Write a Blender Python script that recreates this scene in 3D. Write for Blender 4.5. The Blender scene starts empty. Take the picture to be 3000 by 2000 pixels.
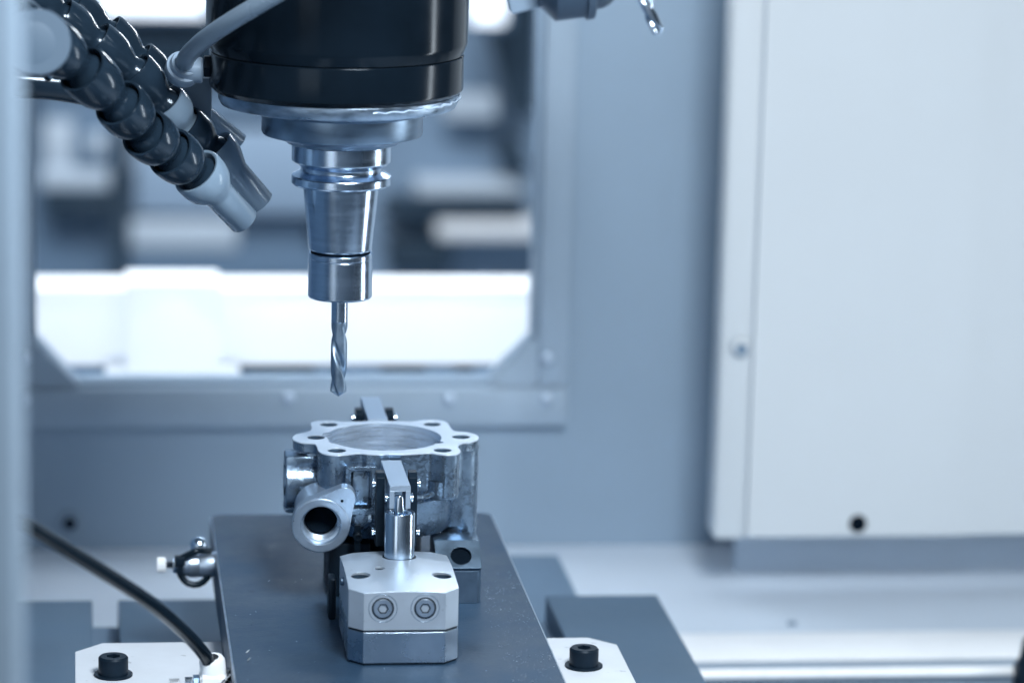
import bpy, bmesh, math, random
from mathutils import Vector, Matrix, geometry, noise
PI = math.pi
random.seed(7)
sc = bpy.context.scene
COL = sc.collection
S = 0.001                      # everything below is written in millimetres

# ------------------------------------------------------------------ camera
cd = bpy.data.cameras.new('camera'); cam = bpy.data.objects.new('camera', cd); COL.objects.link(cam)
yaw, pit, rol = math.radians(7.1), math.radians(11.94), math.radians(1.4)
fw = Vector((math.sin(yaw)*math.cos(pit), math.cos(yaw)*math.cos(pit), -math.sin(pit)))
r0 = Vector((math.cos(yaw), -math.sin(yaw), 0)); u0 = r0.cross(fw)
rt = math.cos(rol)*r0 + math.sin(rol)*u0; up = -math.sin(rol)*r0 + math.cos(rol)*u0
m = Matrix((rt, up, -fw)).transposed().to_4x4()
m.translation = Vector((-153.7, -1733.5, 492.8))*S
cam.matrix_world = m
cd.sensor_width = 36; cd.lens = 127.2; cd.clip_start = 0.02; cd.clip_end = 60
cd.dof.use_dof = True; cd.dof.focus_distance = 1.725; cd.dof.aperture_fstop = 5.6
sc.camera = cam

# ------------------------------------------------------------------ light
w = bpy.data.worlds.new('World'); sc.world = w; w.use_nodes = True
bg = w.node_tree.nodes['Background']; bg.inputs[0].default_value = (0.36, 0.47, 0.60, 1); bg.inputs[1].default_value = 0.12
sc.view_settings.view_transform = 'Standard'; sc.view_settings.look = 'None'
sc.view_settings.exposure = 0; sc.view_settings.gamma = 1
def lamp(name, loc, target, sx, sy, watts, col=(0.93, 0.97, 1.0)):
    l = bpy.data.lights.new(name, 'AREA'); l.shape = 'RECTANGLE'; l.size = sx*S; l.size_y = sy*S
    l.energy = watts; l.color = col
    o = bpy.data.objects.new(name, l); COL.objects.link(o)
    o.location = Vector(loc)*S
    o.rotation_euler = (Vector(target)-Vector(loc)).to_track_quat('-Z', 'Y').to_euler()
    return o
lamp('work_lamp', (150, -700, 740), (60, 0, 0), 240, 260, 14.5)                    # work light high in front, right of centre
lamp('ceiling_lamp', (150, -1300, 1500), (60, 0, 0), 900, 500, 3.8)                # hall lights above the operator
lamp('door_lamp', (-620, -1150, 240), (-20, -40, 120), 420, 620, 1.1)              # daylight from the hall through the open door
lamp('strip_lamp', (620, -60, 120), (0, -40, 60), 45, 320, 0.85)                    # slim LED strip on the right wall
lamp('hall_or_fill_lamp', (60, 1250, 1500), (60, 2600, -200), 2200, 900, 64.0)            # factory hall lights behind the window
lamp('led_strip', (165, 440, 385), (70, 0, 0), 270, 14, 0.6)                          # LED strip inside the machine, above the window
lamp('hall_or_fill_lamp', (0, 545, 268), (0, 655, -14), 900, 30, 2.4)  # strip added out of view above to whiten the cover front
lamp('hall_or_fill_lamp', (0, 556, -112), (0, 650, -14), 800, 30, 0.5)                      # low strip added below the sill to whiten the machine cover
lamp('hall_or_fill_lamp', (-700, -2300, 1500), (-900, -3100, 0), 1800, 500, 16.0)          # hall behind the operator                       

# ------------------------------------------------------------------ materials
def N(nt, t, **k):
    n = nt.nodes.new(t)
    for a, b in k.items(): setattr(n, a, b)
    return n
def mat(name, col, rough=0.5, metal=0.0, var=0.12, scale=60, bump=0.0, bscale=600, stretch=(1, 1, 1),
        bevel=0.0, rvar=0.08, aniso=0.0, trans=0.0, emit=0.0, spec=0.5, ior=1.45, spots=0.0, coat=0.0, sss=0.0):
    M = bpy.data.materials.new(name); M.use_nodes = True; nt = M.node_tree; L = nt.links.new
    b = nt.nodes['Principled BSDF']
    b.inputs['Roughness'].default_value = rough; b.inputs['Metallic'].default_value = metal
    b.inputs['IOR'].default_value = ior; b.inputs['Specular IOR Level'].default_value = spec
    b.inputs['Transmission Weight'].default_value = trans
    b.inputs['Coat Weight'].default_value = coat
    b.inputs['Specular Tint'].default_value = (1, 1, 1, 1) if metal > .5 else (.74, .87, 1, 1)
    if sss: b.inputs['Subsurface Weight'].default_value = sss; b.inputs['Subsurface Scale'].default_value = 0.004
    if aniso: b.inputs['Anisotropic'].default_value = aniso
    tc = N(nt, 'ShaderNodeTexCoord'); mp = N(nt, 'ShaderNodeMapping'); L(tc.outputs['Object'], mp.inputs[0])
    mp.inputs['Scale'].default_value = stretch
    nz = N(nt, 'ShaderNodeTexNoise'); nz.inputs['Scale'].default_value = scale; nz.inputs['Detail'].default_value = 6
    nz.inputs['Roughness'].default_value = 0.62
    L(mp.outputs[0], nz.inputs[0])
    rp = N(nt, 'ShaderNodeValToRGB'); L(nz.outputs[0], rp.inputs[0])
    c = Vector(col)
    rp.color_ramp.elements[0].position = 0.28; rp.color_ramp.elements[1].position = 0.72
    rp.color_ramp.elements[0].color = (*(c*(1-var)), 1); rp.color_ramp.elements[1].color = (*(c*(1+var)), 1)
    out = rp.outputs[0]
    if spots:
        n2 = N(nt, 'ShaderNodeTexNoise'); n2.inputs['Scale'].default_value = scale*5; n2.inputs['Detail'].default_value = 3
        L(tc.outputs['Object'], n2.inputs[0])
        r2 = N(nt, 'ShaderNodeValToRGB'); L(n2.outputs[0], r2.inputs[0])
        r2.color_ramp.elements[0].position = 0.68; r2.color_ramp.elements[0].color = (0, 0, 0, 1)
        r2.color_ramp.elements[1].position = 0.74; r2.color_ramp.elements[1].color = (spots, spots, spots, 1)
        mx = N(nt, 'ShaderNodeMix', data_type='RGBA', blend_type='MULTIPLY'); L(r2.outputs[0], mx.inputs['Factor'])
        L(out, mx.inputs['A']); mx.inputs['B'].default_value = (0.35, 0.37, 0.4, 1); out = mx.outputs['Result']
    L(out, b.inputs['Base Color'])
    mr = N(nt, 'ShaderNodeMapRange'); L(nz.outputs[0], mr.inputs[0])
    mr.inputs[1].default_value = 0.3; mr.inputs[2].default_value = 0.7
    mr.inputs[3].default_value = max(0.03, rough-rvar); mr.inputs[4].default_value = min(1, rough+rvar)
    L(mr.outputs[0], b.inputs['Roughness'])
    nrm = None
    if bevel:
        bv = N(nt, 'ShaderNodeBevel'); bv.samples = 4; bv.inputs[0].default_value = bevel*S; nrm = bv.outputs[0]
    if bump:
        nb = N(nt, 'ShaderNodeTexNoise'); nb.inputs['Scale'].default_value = bscale; nb.inputs['Detail'].default_value = 4
        L(mp.outputs[0], nb.inputs[0])
        bp = N(nt, 'ShaderNodeBump'); bp.inputs['Strength'].default_value = bump; bp.inputs['Distance'].default_value = 0.0006
        L(nb.outputs[0], bp.inputs['Height'])
        if nrm: L(nrm, bp.inputs['Normal'])
        nrm = bp.outputs[0]
    if nrm: L(nrm, b.inputs['Normal'])
    if emit:
        b.inputs['Emission Color'].default_value = (0.92, 0.96, 1, 1); b.inputs['Emission Strength'].default_value = emit
    return M
steel   = mat('turned_steel', (.50, .63, .79), .20, 1, .10, 40, .05, 900, (1, 1, 14), bevel=.3, rvar=.06)
chrome  = mat('polished_steel', (.62, .74, .87), .13, 1, .05, 50, 0, rvar=.04, bevel=.25)
dsteel  = mat('dark_ground_steel', (.13, .20, .285), .34, .9, .22, 60, .08, 800, bevel=.35, spots=.5)
nose_m  = mat('spindle_nose_steel', (.23, .325, .44), .36, 1, .15, 30, .04, 700, (1, 1, 8), bevel=.5)
ring_m  = mat('scuffed_ring_steel', (.34, .45, .58), .36, 1, .30, 90, .08, 500, (1, 1, 3), bevel=.5, rvar=.12)
black_p = mat('gloss_black_paint', (.0035, .0075, .013), .16, 0, .2, 30, .02, 200, rvar=.03, bevel=.5, spec=.22)
castal  = mat('cast_aluminium', (.21, .295, .395), .28, .92, .30, 90, .40, 420, bevel=.3, rvar=.14, spots=.75)
millal  = mat('milled_aluminium', (.62, .72, .83), .34, .6, .07, 60, .05, 900, bevel=.3, rvar=.06)
borem   = mat('machined_bore', (.42, .53, .66), .30, .6, .30, 60, .5, 200, (.5, .5, 7), rvar=.14)
threadm = mat('shaded_thread', (.05, .09, .14), .4, .6, .3, 200, .1, 400, spec=.2)  # shade inside the holes put into a dark wall colour
blockm  = mat('satin_clamp_aluminium', (.46, .555, .66), .38, .65, .06, 50, .05, 900, bevel=.35, rvar=.05, spots=.35)
basem   = mat('ground_base_block', (.46, .58, .71), .28, 1, .12, 40, .05, 700, bevel=.35, spots=.6)
platem  = mat('dark_fixture_plate', (.020, .046, .085), .44, .1, .40, 16, .16, 500, bevel=.6, rvar=.16, spots=.5, spec=.40)
blacks  = mat('black_oxide', (.005, .012, .022), .42, 0, .25, 80, .05, 700, bevel=.4, spec=.22)
whitep  = mat('white_coated_steel', (.58, .64, .71), .6, 0, .06, 30, .03, 500, bevel=.6, spots=.5, spec=.25)
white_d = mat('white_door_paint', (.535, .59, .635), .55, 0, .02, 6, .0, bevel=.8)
wallm   = mat('shaded_wall_paint', (.25, .338, .437), .5, 0, .04, 5, 0, bevel=.8)  # whitish paint with its dimmer lighting put into the colour
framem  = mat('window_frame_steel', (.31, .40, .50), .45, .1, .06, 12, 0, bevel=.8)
panm    = mat('chip_pan_paint', (.54, .63, .735), .55, 0, .05, 6, 0)
tablem  = mat('machine_table_steel', (.078, .135, .205), .55, .1, .12, 14, .05, 300, bevel=.6)
saddlem = mat('saddle_steel', (.13, .205, .30), .5, .1, .08, 10, 0)
bellow  = mat('black_hose_rubber', (.004, .010, .017), .18, 0, .2, 60, 0, spec=.22)
dplast  = mat('dark_clear_plastic', (.011, .022, .037), .16, 0, .25, 40, .02, 200, rvar=.03, spec=.45)
pplast  = mat('pale_clear_plastic', (.20, .29, .39), .20, 0, .06, 40, 0, trans=.15, rvar=.03)
tubem   = mat('milky_air_tube', (.27, .37, .48), .3, 0, .04, 40, 0, trans=.15)
fitm    = mat('milky_fitting', (.24, .33, .44), .35, 0, .06, 60, 0)
bokehm    = mat('bokeh_disc_tone', (.055, .09, .135), .5, 0, .05, 20, 0)  # even tone of the bokeh disc
wplast  = mat('white_fitting_plastic', (.76, .81, .86), .35, 0, .04, 60, 0, bevel=.5)
postm   = mat('pale_door_post', (.205, .28, .365), .5, 0, .02, 5, 0)
holem   = mat('hole_shade', (.003, .007, .013), .7, 0, .2, 50, 0, spec=.03)  # near-black colour stands in for the shade inside openings
benchm  = mat('white_machine_cover', (.88, .90, .92), .5, 0, .01, 4, 0)
hallm   = mat('hall_wall_paint', (.25, .35, .47), .6, 0, .08, 2, 0)
hall_l  = mat('hall_light_panel_paint', (.55, .63, .71), .6, 0, .03, 3, 0)
hall_d  = mat('hall_dark_steel', (.022, .042, .066), .6, 0, .1, 3, 0)
hall_m  = mat('hall_grey_steel', (.14, .215, .31), .6, 0, .08, 3, 0)
hall_w  = mat('hall_white_wall', (.66, .71, .76), .6, 0, .05, 2, 0)
floorm  = mat('hall_floor_concrete', (.30, .37, .44), .5, 0, .1, 2, 0)
lampm   = mat('hall_window_light', (.8, .9, 1), .5, emit=1.6)
rodm    = mat('satin_rod', (.92, .95, .97), .3, .1, .03, 20, 0)
screwm  = mat('screw_steel', (.46, .57, .70), .34, .9, .08, 80, .04, 600)
barrelm = mat('brushed_barrel', (.56, .68, .81), .20, 1, .04, 40, 0, bevel=.2)
boltm   = mat('dull_bolt_steel', (.45, .55, .67), .45, .5, .08, 60)
ledgem  = mat('pale_ledge_paint', (.84, .88, .92), .5, 0, .04, 8, 0)
portm   = mat('turned_port_aluminium', (.36, .46, .58), .34, .8, .12, 80, .12, 500, bevel=.3, rvar=.08, spots=.4)
edgem   = mat('highlight_edge', (.58, .68, .79), .36, .8, .2, 120, .1, 500)  # chamfer highlight put into the bright metal colour of the edge
armm    = mat('ground_lever_steel', (.30, .39, .50), .42, .5, .08, 60, .05, 700, bevel=.3)
chipm   = mat('bright_chips', (.75, .82, .90), .25, .8, .1, 50, 0)
sealm   = mat('pale_sealant', (.34, .45, .58), .2, 0, .15, 200, .3, 300)

# ------------------------------------------------------------------ builders
def tag(o, label=None, cat=None, group=None, kind=None):
    if label: o['label'] = label
    if cat: o['category'] = cat
    if group: o['group'] = group
    if kind: o['kind'] = kind
    return o
ORG = {}
def thing(name, label, cat, loc, group=None):
    o = bpy.data.objects.new(name, None); COL.objects.link(o); o.empty_display_size = .01
    o.location = Vector(loc)*S; ORG[o.name] = Vector(loc)
    return tag(o, label, cat, group)
def finish(bm, ang=32):
    bmesh.ops.remove_doubles(bm, verts=bm.verts, dist=1e-4)
    bmesh.ops.recalc_face_normals(bm, faces=bm.faces)
    for f in bm.faces: f.smooth = True
    for e in bm.edges:
        if len(e.link_faces) == 2:
            try: e.smooth = e.calc_face_angle() < math.radians(ang)
            except ValueError: pass
        else: e.smooth = False
def obj(name, bm, material, parent=None, loc=None, ang=32, raw=False):
    """links bm (world millimetres) as one mesh object; loc is the origin of a top-level mesh"""
    if not raw: finish(bm, ang)
    org = ORG[parent.name] if parent else Vector(loc or (0, 0, 0))
    for v in bm.verts: v.co = (v.co-org)*S
    me = bpy.data.meshes.new(name); bm.to_mesh(me); bm.free()
    me.materials.append(material)
    o = bpy.data.objects.new(name, me); COL.objects.link(o)
    if parent: o.parent = parent
    else: o.location = org*S
    ORG[o.name] = org
    return o
def B(): return bmesh.new()
def box(bm, x0, x1, y0, y1, z0, z1, bev=0, M=None, seg=2):
    vs = bmesh.ops.create_cube(bm, size=1)['verts']
    for v in vs:
        v.co = Vector(((x0+x1)/2+v.co.x*(x1-x0), (y0+y1)/2+v.co.y*(y1-y0), (z0+z1)/2+v.co.z*(z1-z0)))
    if bev:
        es = list({e for v in vs for e in v.link_edges})
        r = bmesh.ops.bevel(bm, geom=es, offset=bev, segments=seg, affect='EDGES', profile=.5)
        vs = list({v for f in r['faces'] for v in f.verts} | {v for v in vs if v.is_valid})
    if M:
        for v in vs: v.co = M @ v.co
    return bm
def basis(axis):
    a = Vector(axis).normalized()
    t = Vector((0, 0, 1)) if abs(a.z) < .9 else Vector((1, 0, 0))
    u = t.cross(a).normalized(); return u, a.cross(u), a
def lathe(bm, prof, o=(0, 0, 0), axis=(0, 0, 1), seg=64, closed=False, arc=None):
    """prof: list of (radius, distance along axis)"""
    u, v, a = basis(axis); o = Vector(o); rings = []
    for r, t in prof:
        if r < 1e-6: rings.append([bm.verts.new(o+a*t)])
        else: rings.append([bm.verts.new(o+a*t+(u*math.cos(2*PI*i/seg)+v*math.sin(2*PI*i/seg))*r) for i in range(seg)])
    n = len(rings)
    for k in range(n if closed else n-1):
        A, C = rings[k], rings[(k+1) % n]
        for i in range(seg):
            j = (i+1) % seg
            if len(A) == 1 and len(C) == 1: continue
            if len(A) == 1: bm.faces.new((A[0], C[j], C[i]))
            elif len(C) == 1: bm.faces.new((A[i], A[j], C[0]))
            else: bm.faces.new((A[i], A[j], C[j], C[i]))
    return bm
def spline(pts, n=8, closed=False):
    P = [Vector(p) for p in pts]; out = []; N_ = len(P)
    for i in range(N_ if closed else N_-1):
        if closed: a, b, c, d = P[i-1], P[i], P[(i+1) % N_], P[(i+2) % N_]
        else:
            b, c = P[i], P[i+1]; a = P[i-1] if i else b*2-c; d = P[i+2] if i+2 < N_ else c*2-b
        for k in range(n):
            t = k/n
            out.append(.5*((2*b)+(c-a)*t+(2*a-5*b+4*c-d)*t*t+(3*b-a-3*c+d)*t**3))
    if not closed: out.append(P[-1])
    return out
def tube(bm, pts, r, seg=20, cap=True):
    P = [Vector(p) for p in pts]; rings = []; prev = None
    for i, p in enumerate(P):
        t = (P[min(i+1, len(P)-1)]-P[max(i-1, 0)]).normalized()
        u = (prev-t*prev.dot(t)).normalized() if prev else basis(t)[0]
        prev = u; v = t.cross(u); rr = r(i/(len(P)-1)) if callable(r) else r
        rings.append([bm.verts.new(p+(u*math.cos(2*PI*k/seg)+v*math.sin(2*PI*k/seg))*rr) for k in range(seg)])
    for A, C in zip(rings, rings[1:]):
        for k in range(seg):
            j = (k+1) % seg; bm.faces.new((A[k], A[j], C[j], C[k]))
    if cap: bm.faces.new(rings[0][::-1]); bm.faces.new(rings[-1])
    return bm
def circ(cx, cy, r, n=32): return [(cx+r*math.cos(2*PI*i/n), cy+r*math.sin(2*PI*i/n)) for i in range(n)]
def prism(bm, outer, z0, z1, holes=(), f=None, top=True, bot=True, z_of=None, open_=()):
    """outline with holes pushed from z0 to z1; f maps (u, v, w) to space; z_of(u, v) lifts the top"""
    f = f or (lambda u, v, w_: Vector((u, v, w_)))
    loops = [list(outer)]+[list(h) for h in holes]
    flat = [p for l in loops for p in l]
    tri = geometry.tessellate_polygon([[Vector((p[0], p[1], 0)) for p in l] for l in loops])
    T = [bm.verts.new(f(p[0], p[1], z_of(*p) if z_of else z1)) for p in flat]
    Bt = [bm.verts.new(f(p[0], p[1], z0)) for p in flat]
    for t in tri:
        if top: bm.faces.new([T[i] for i in t])
        if bot: bm.faces.new([Bt[i] for i in t][::-1])
    k = 0
    for q_, l in enumerate(loops):
        n = len(l)
        for i in range(n if q_ not in open_ else 0):
            a, b_ = k+i, k+(i+1) % n
            bm.faces.new((T[a], T[b_], Bt[b_], Bt[a]))
        k += n
    return bm
def xz(y): return lambda u, v, w_: Vector((u, w_, v))          # outline in the XZ plane, pushed along Y
def chamfer_rect(x0, x1, y0, y1, c):
    return [(x0+c, y0), (x1-c, y0), (x1, y0+c), (x1, y1-c), (x1-c, y1), (x0+c, y1), (x0, y1-c), (x0, y0+c)]
def round_rect(x0, x1, y0, y1, r, n=6):
    o = []
    for cx, cy, a in ((x1-r, y0+r, -PI/2), (x1-r, y1-r, 0), (x0+r, y1-r, PI/2), (x0+r, y0+r, PI)):
        o += [(cx+r*math.cos(a+PI/2*i/n), cy+r*math.sin(a+PI/2*i/n)) for i in range(n+1)]
    return o
def hexa(cx, cy, r, a=0): return [(cx+r*math.cos(a+PI/3*i), cy+r*math.sin(a+PI/3*i)) for i in range(6)]
def socket_screw(parent, c, axis, r, h, hexr, mt, name='screw', hole_mt=None):
    """cap screw: head with hexagonal socket, bottom of head at c"""
    u, v, a = basis(axis); c = Vector(c)
    bm = B()
    lathe(bm, [(r, 0), (r, h-r*.12), (r*.9, h)], c, axis, 40)
    prism(bm, circ(0, 0, r*.9, 40), h-h*.75, h, [hexa(0, 0, hexr)], lambda p, q, t: c+u*p+v*q+a*t, bot=True)
    lathe(bm, [(0, h*.25), (hexr*1.05, h*.25)], c, axis, 20)
    return obj(name, bm, mt, parent, ang=28) if parent else bm

# ================================================================== SETTING
# wall behind the fixture with its window opening (X/Z outline pushed along Y)
bm = B()
win = [(-150.5, -10.2), (112, -10.2), (138.4, 17), (138.4, 330), (-175.7, 330), (-175.7, 17.2)]
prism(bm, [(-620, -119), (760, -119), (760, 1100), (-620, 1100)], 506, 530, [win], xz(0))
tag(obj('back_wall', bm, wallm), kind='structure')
bm = B(); prism(bm, [(-620, 120), (174, 120), (174, 318), (760, 318), (760, 505.5), (-620, 505.5)], -135, -119)
tag(obj('chip_pan', bm, panm), kind='structure')
bm = B(); box(bm, -640, -600, -700, 505.5, -135, 560)
tag(obj('left_wall', bm, saddlem), kind='structure')
bm = B(); box(bm, -3000, 3000, -4000, 4000, -960, -920)
tag(obj('floor', bm, floorm), kind='structure')
bm = B(); box(bm, -2600, 3000, 2760, 2800, -920, 1800)
tag(obj('hall_wall', bm, hallm), kind='structure')

bm = B(); box(bm, -4200, 2600, -3100, -3060, -920, 1800)
tag(obj('hall_front_wall', bm, hall_w), kind='structure')

# window frame: bars, corner gussets, pane, bolts
wf = thing('window_frame', 'grey blue steel window frame bolted to the machine wall behind the spindle', 'window', (0, 500, -38))
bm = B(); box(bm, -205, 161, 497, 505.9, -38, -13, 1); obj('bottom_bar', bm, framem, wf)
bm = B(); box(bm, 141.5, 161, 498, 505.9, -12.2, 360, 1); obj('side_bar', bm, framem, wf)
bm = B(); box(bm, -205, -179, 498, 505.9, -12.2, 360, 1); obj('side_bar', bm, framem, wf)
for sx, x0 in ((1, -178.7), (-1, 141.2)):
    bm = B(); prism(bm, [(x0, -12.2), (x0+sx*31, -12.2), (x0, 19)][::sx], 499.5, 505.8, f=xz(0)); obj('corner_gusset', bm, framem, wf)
bm = B(); box(bm, -177, 140, 519, 523, -11, 335)
glass = bpy.data.materials.new('window_glass'); glass.use_nodes = True
g = glass.node_tree.nodes['Principled BSDF']; g.inputs['Transmission Weight'].default_value = 1; g.inputs['Roughness'].default_value = .02
g.inputs['IOR'].default_value = 1.12; g.inputs['Base Color'].default_value = (.93, .96, 1, 1)
obj('pane', bm, glass, wf)
for x, z in ((-17.3, -19), (147.3, -20), (147.2, 6.5), (-183.3, -19), (-183.2, 7.3), (85, -20)):
    bm = B(); lathe(bm, [(3.9, 0), (3.9, 1.5), (3.0, 3.6), (1.2, 4.6), (0, 4.8)], (x, 497.5, z), (0, -1, 0), 20)
    obj('bolt', bm, boltm, wf)

# big white sheet-metal side door panel
dp = thing('door_panel', 'large white sheet metal panel with folded left edge right of the window', 'panel', (330, 380, -81))
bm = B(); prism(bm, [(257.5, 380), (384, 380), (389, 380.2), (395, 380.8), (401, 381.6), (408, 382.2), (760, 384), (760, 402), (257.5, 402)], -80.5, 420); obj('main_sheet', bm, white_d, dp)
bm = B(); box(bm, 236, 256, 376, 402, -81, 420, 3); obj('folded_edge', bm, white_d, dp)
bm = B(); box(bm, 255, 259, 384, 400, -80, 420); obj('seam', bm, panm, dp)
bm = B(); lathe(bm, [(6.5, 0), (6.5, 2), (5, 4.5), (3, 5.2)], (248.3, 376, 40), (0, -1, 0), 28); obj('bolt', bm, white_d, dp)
bm = B(); lathe(bm, [(0, 5.3), (3.2, 5.3), (3.0, 4)], (248.3, 376, 39.2), (0, -1, 0), 20); obj('socket', bm, saddlem, dp)
bm = B(); lathe(bm, [(0, 1.2), (5.2, 1.2), (5.6, 0)], (326.8, 380, -72.5), (0, -1, 0), 28); obj('hole_patch', bm, holem, dp)  # near-black disc on the sheet, painted as the shade of a hole

bm = B(); box(bm, 262, 760, 436, 446, -118.9, -83, .8); obj('gap_fill_strip', bm, panm, dp)  # pale strip added to lighten the shaded gap under the door

# ledge and polished guide rod at lower right
bm = B(); box(bm, 176, 760, 246, 300, -118.9, -117.3, .4)
tag(obj('ledge', bm, ledgem, loc=(470, 270, -123)), 'long white ledge running along the chip pan at lower right', 'ledge')
bm = B(); box(bm, 174.3, 760, 296.5, 317.8, -150, -119)
tag(obj('pan_step', bm, panm), kind='structure')
bm = B(); lathe(bm, [(0, 0), (2.8, 0), (3, .3), (3, 479.5), (0, 480)], (160, 225, -119.6), (1, 0, 0), 40)
tag(obj('guide_rod', bm, rodm, loc=(280, 225, -119.6)), 'bright polished round guide rod lying in front of the white ledge', 'rod')
bm = B(); box(bm, 175, 760, 190, 296, -175, -126); box(bm, 175, 760, 229.5, 245.8, -126.5, -119.3)
tag(obj('way_cover', bm, framem), kind='structure')
tk = thing('cable_gland', 'black cable gland standing at the right end of the polished rod', 'gland', (391, 205, -125))
bm = B(); lathe(bm, [(0, -14), (8, -14), (8, 2), (7, 6), (7, 16), (5.5, 19), (0, 19)], (391, 205, -112), (.15, 0, 1), 24); obj('gland_body', bm, blacks, tk)
bm = B(); lathe(bm, [(8.2, -4), (9.2, -3.5), (9.2, 1.5), (8.2, 2)], (391, 205, -112), (.15, 0, 1), 6); obj('gland_nut', bm, blacks, tk)

bm = B(); box(bm, 190, 760, -700, 150, -185, -165)  # unseen pale sheet, added for its reflection in the block chamfers
tag(obj('unseen_side_pan', bm, panm), kind='structure')

bm = B(); lathe(bm, [(3, 0), (3, .8), (2.2, 1.6), (0, 1.8)], (276, 322, -119), (0, 0, 1), 24)
tag(obj('pan_plug', bm, saddlem, loc=(276, 322, -119)), 'small grey plug in the pale pan just behind the white ledge', 'plug')

# machine saddle and T-slot table
bm = B(); box(bm, -40, 137, 60, 350, -118.6, -82, 1.5)
tag(obj('saddle', bm, saddlem, loc=(50, 200, -118)), 'dark blue grey saddle slab under the slotted table', 'saddle')
tb = thing('machine_table', 'dark steel machine table with T-slots under the white base', 'table', (0, 0, -80))
for x0, x1 in ((-400, -142.5), (-128.5, -23), (-9, 93.5), (107.5, 170)):
    bm = B(); box(bm, x0, x1, -420, 184.5, -75, -60, .8); obj('table_land', bm, tablem, tb)
bm = B(); box(bm, -400, 170, -420, 184, -81.5, -75.2, .5); obj('table_body', bm, saddlem, tb)
bm = B(); lathe(bm, [(7, 0), (7, 4), (5, 8), (0, 9.5)], (126, -107, -60), (0, 0, 1), 28)
tag(obj('table_stud', bm, chrome, loc=(126, -107, -60)), 'shiny rounded stud on the dark table beside the white base', 'stud')

# left foreground door post
bm = B(); box(bm, -222, -168.5, -640, -590, -400, 900, 8)
tag(obj('door_post', bm, postm, loc=(-294, -615, -400)), 'pale blurred door post at the left edge close to the camera', 'post')

# ================================================================== BEYOND THE WINDOW
mb = thing('machine_cover', 'brightly lit white cover of a machine just beyond the window', 'cover', (0, 680, -60))
bm = B(); box(bm, -330, 400, 650, 704, -31, 20.3, .8); obj('long_housing', bm, benchm, mb)
bm = B(); box(bm, -117.5, -54.5, 640, 692, -40.7, 26.4, .8); obj('raised_block', bm, benchm, mb)
bm = B(); box(bm, -131, -41.5, 641, 690, -70, -31.4, .6); obj('foot', bm, benchm, mb)
bm = B(); box(bm, -330, 400, 662, 720, -130, -31.2, 2); obj('plinth', bm, hall_m, mb)
bm = B(); box(bm, -40, 10, 652, 660, -43, -33, 1); obj('bracket', bm, hall_d, mb)
bm = B(); box(bm, 55, 85, 652, 660, -43, -33, 1); obj('bracket', bm, hall_d, mb)
bm = B(); box(bm, 105, 118, 652, 660, -43, -33, 1); obj('bracket', bm, hall_d, mb)
def far_box(par, name, x0, x1, z0, z1, y, mt, d=160, bev=4):
    bm = B(); box(bm, x0, x1, y, y+d, z0, z1, bev); return obj(name, bm, mt, par)
fm = thing('hall_machine', 'blurred grey machine with dark door and pale bands far behind the window at left', 'machine', (-80, 2600, -920))
far_box(fm, 'cabinet', -260, 130, -920, -60, 2560, hall_m)
far_box(fm, 'upper_panel', -190, 150, -150, -95, 2540, hallm, 20)
far_box(fm, 'pale_panel', -186, -80, -210, -150, 2535, hall_l, 20)
far_box(fm, 'side_panel', -78, 150, -262, -160, 2538, hall_l, 20).data.materials[0] = mat('hall_pale_blue_paint', (.34, .45, .58), .6, 0, .05, 3, 0)
far_box(fm, 'dark_square', -150, -96, -206, -146, 2528, hall_m, 8)
far_box(fm, 'gauge', -134, -112, -188, -162, 2522, hall_l, 8)
far_box(fm, 'lower_band', -190, -108, -230, -206, 2524, hall_l, 12)
far_box(fm, 'dark_slot', -186, -104, -262, -232, 2524, hall_d, 12)
far_box(fm, 'post', -104, -86, -920, -150, 2516, hall_d, 12)
far_box(fm, 'drawer_front', -84, 44, -302, -266, 2520, hall_l, 12)
far_box(fm, 'kick_plate', -84, 150, -360, -304, 2524, hall_m, 12)
far_box(fm, 'top_beam', -260, 200, -76, -20, 2500, hall_d, 40)
fr = thing('hall_rack', 'blurred rack with dark and pale shelves far behind the window at right', 'rack', (310, 2600, -920))
far_box(fr, 'back_panel', 170, 520, -920, 120, 2600, hallm, 40)
far_box(fr, 'pale_box', 292, 356, -150, -118, 2560, hall_l, 30)
far_box(fr, 'pale_shelf', 258, 390, -241, -221, 2550, hall_l, 40)
far_box(fr, 'dark_shelf', 222, 392, -268, -244, 2545, hall_d, 50)
far_box(fr, 'bright_tray', 284, 460, -292, -271, 2540, benchm, 60)
far_box(fr, 'dark_bin', 228, 302, -332, -297, 2540, hall_d, 60)
bm = B(); prism(bm, [(352, 40), (345, -40), (372, -135), (400, -140), (402, 40)], 2540, 2590, f=xz(0)); obj('dark_arm', bm, hall_d, fr)
bm = B(); prism(bm, [(362, -166), (378, -172), (395, -205), (385, -216), (362, -200)], 2540, 2590, f=xz(0)); obj('dark_clamp', bm, hall_d, fr)
for (x0, x1, z0, z1, lb) in ((-118, 2, -16, 120, 'bright hall window light at the top left beyond the spindle'),
                            (312, 352, -22, 120, 'small bright hall window light right of the spindle head')):
    hl = thing('hall_light', lb, 'light', ((x0+x1)/2, 2600, z0), 'lit hall windows behind the machine')
    bm = B(); box(bm, x0, x1, 2470, 2480, z0, z1, 3); obj('lit_panel', bm, lampm, hl)
    bm = B(); box(bm, x0-8, x1+8, 2481, 2495, z0-8, z1+8, 3); obj('surround', bm, hall_m, hl)

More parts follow.
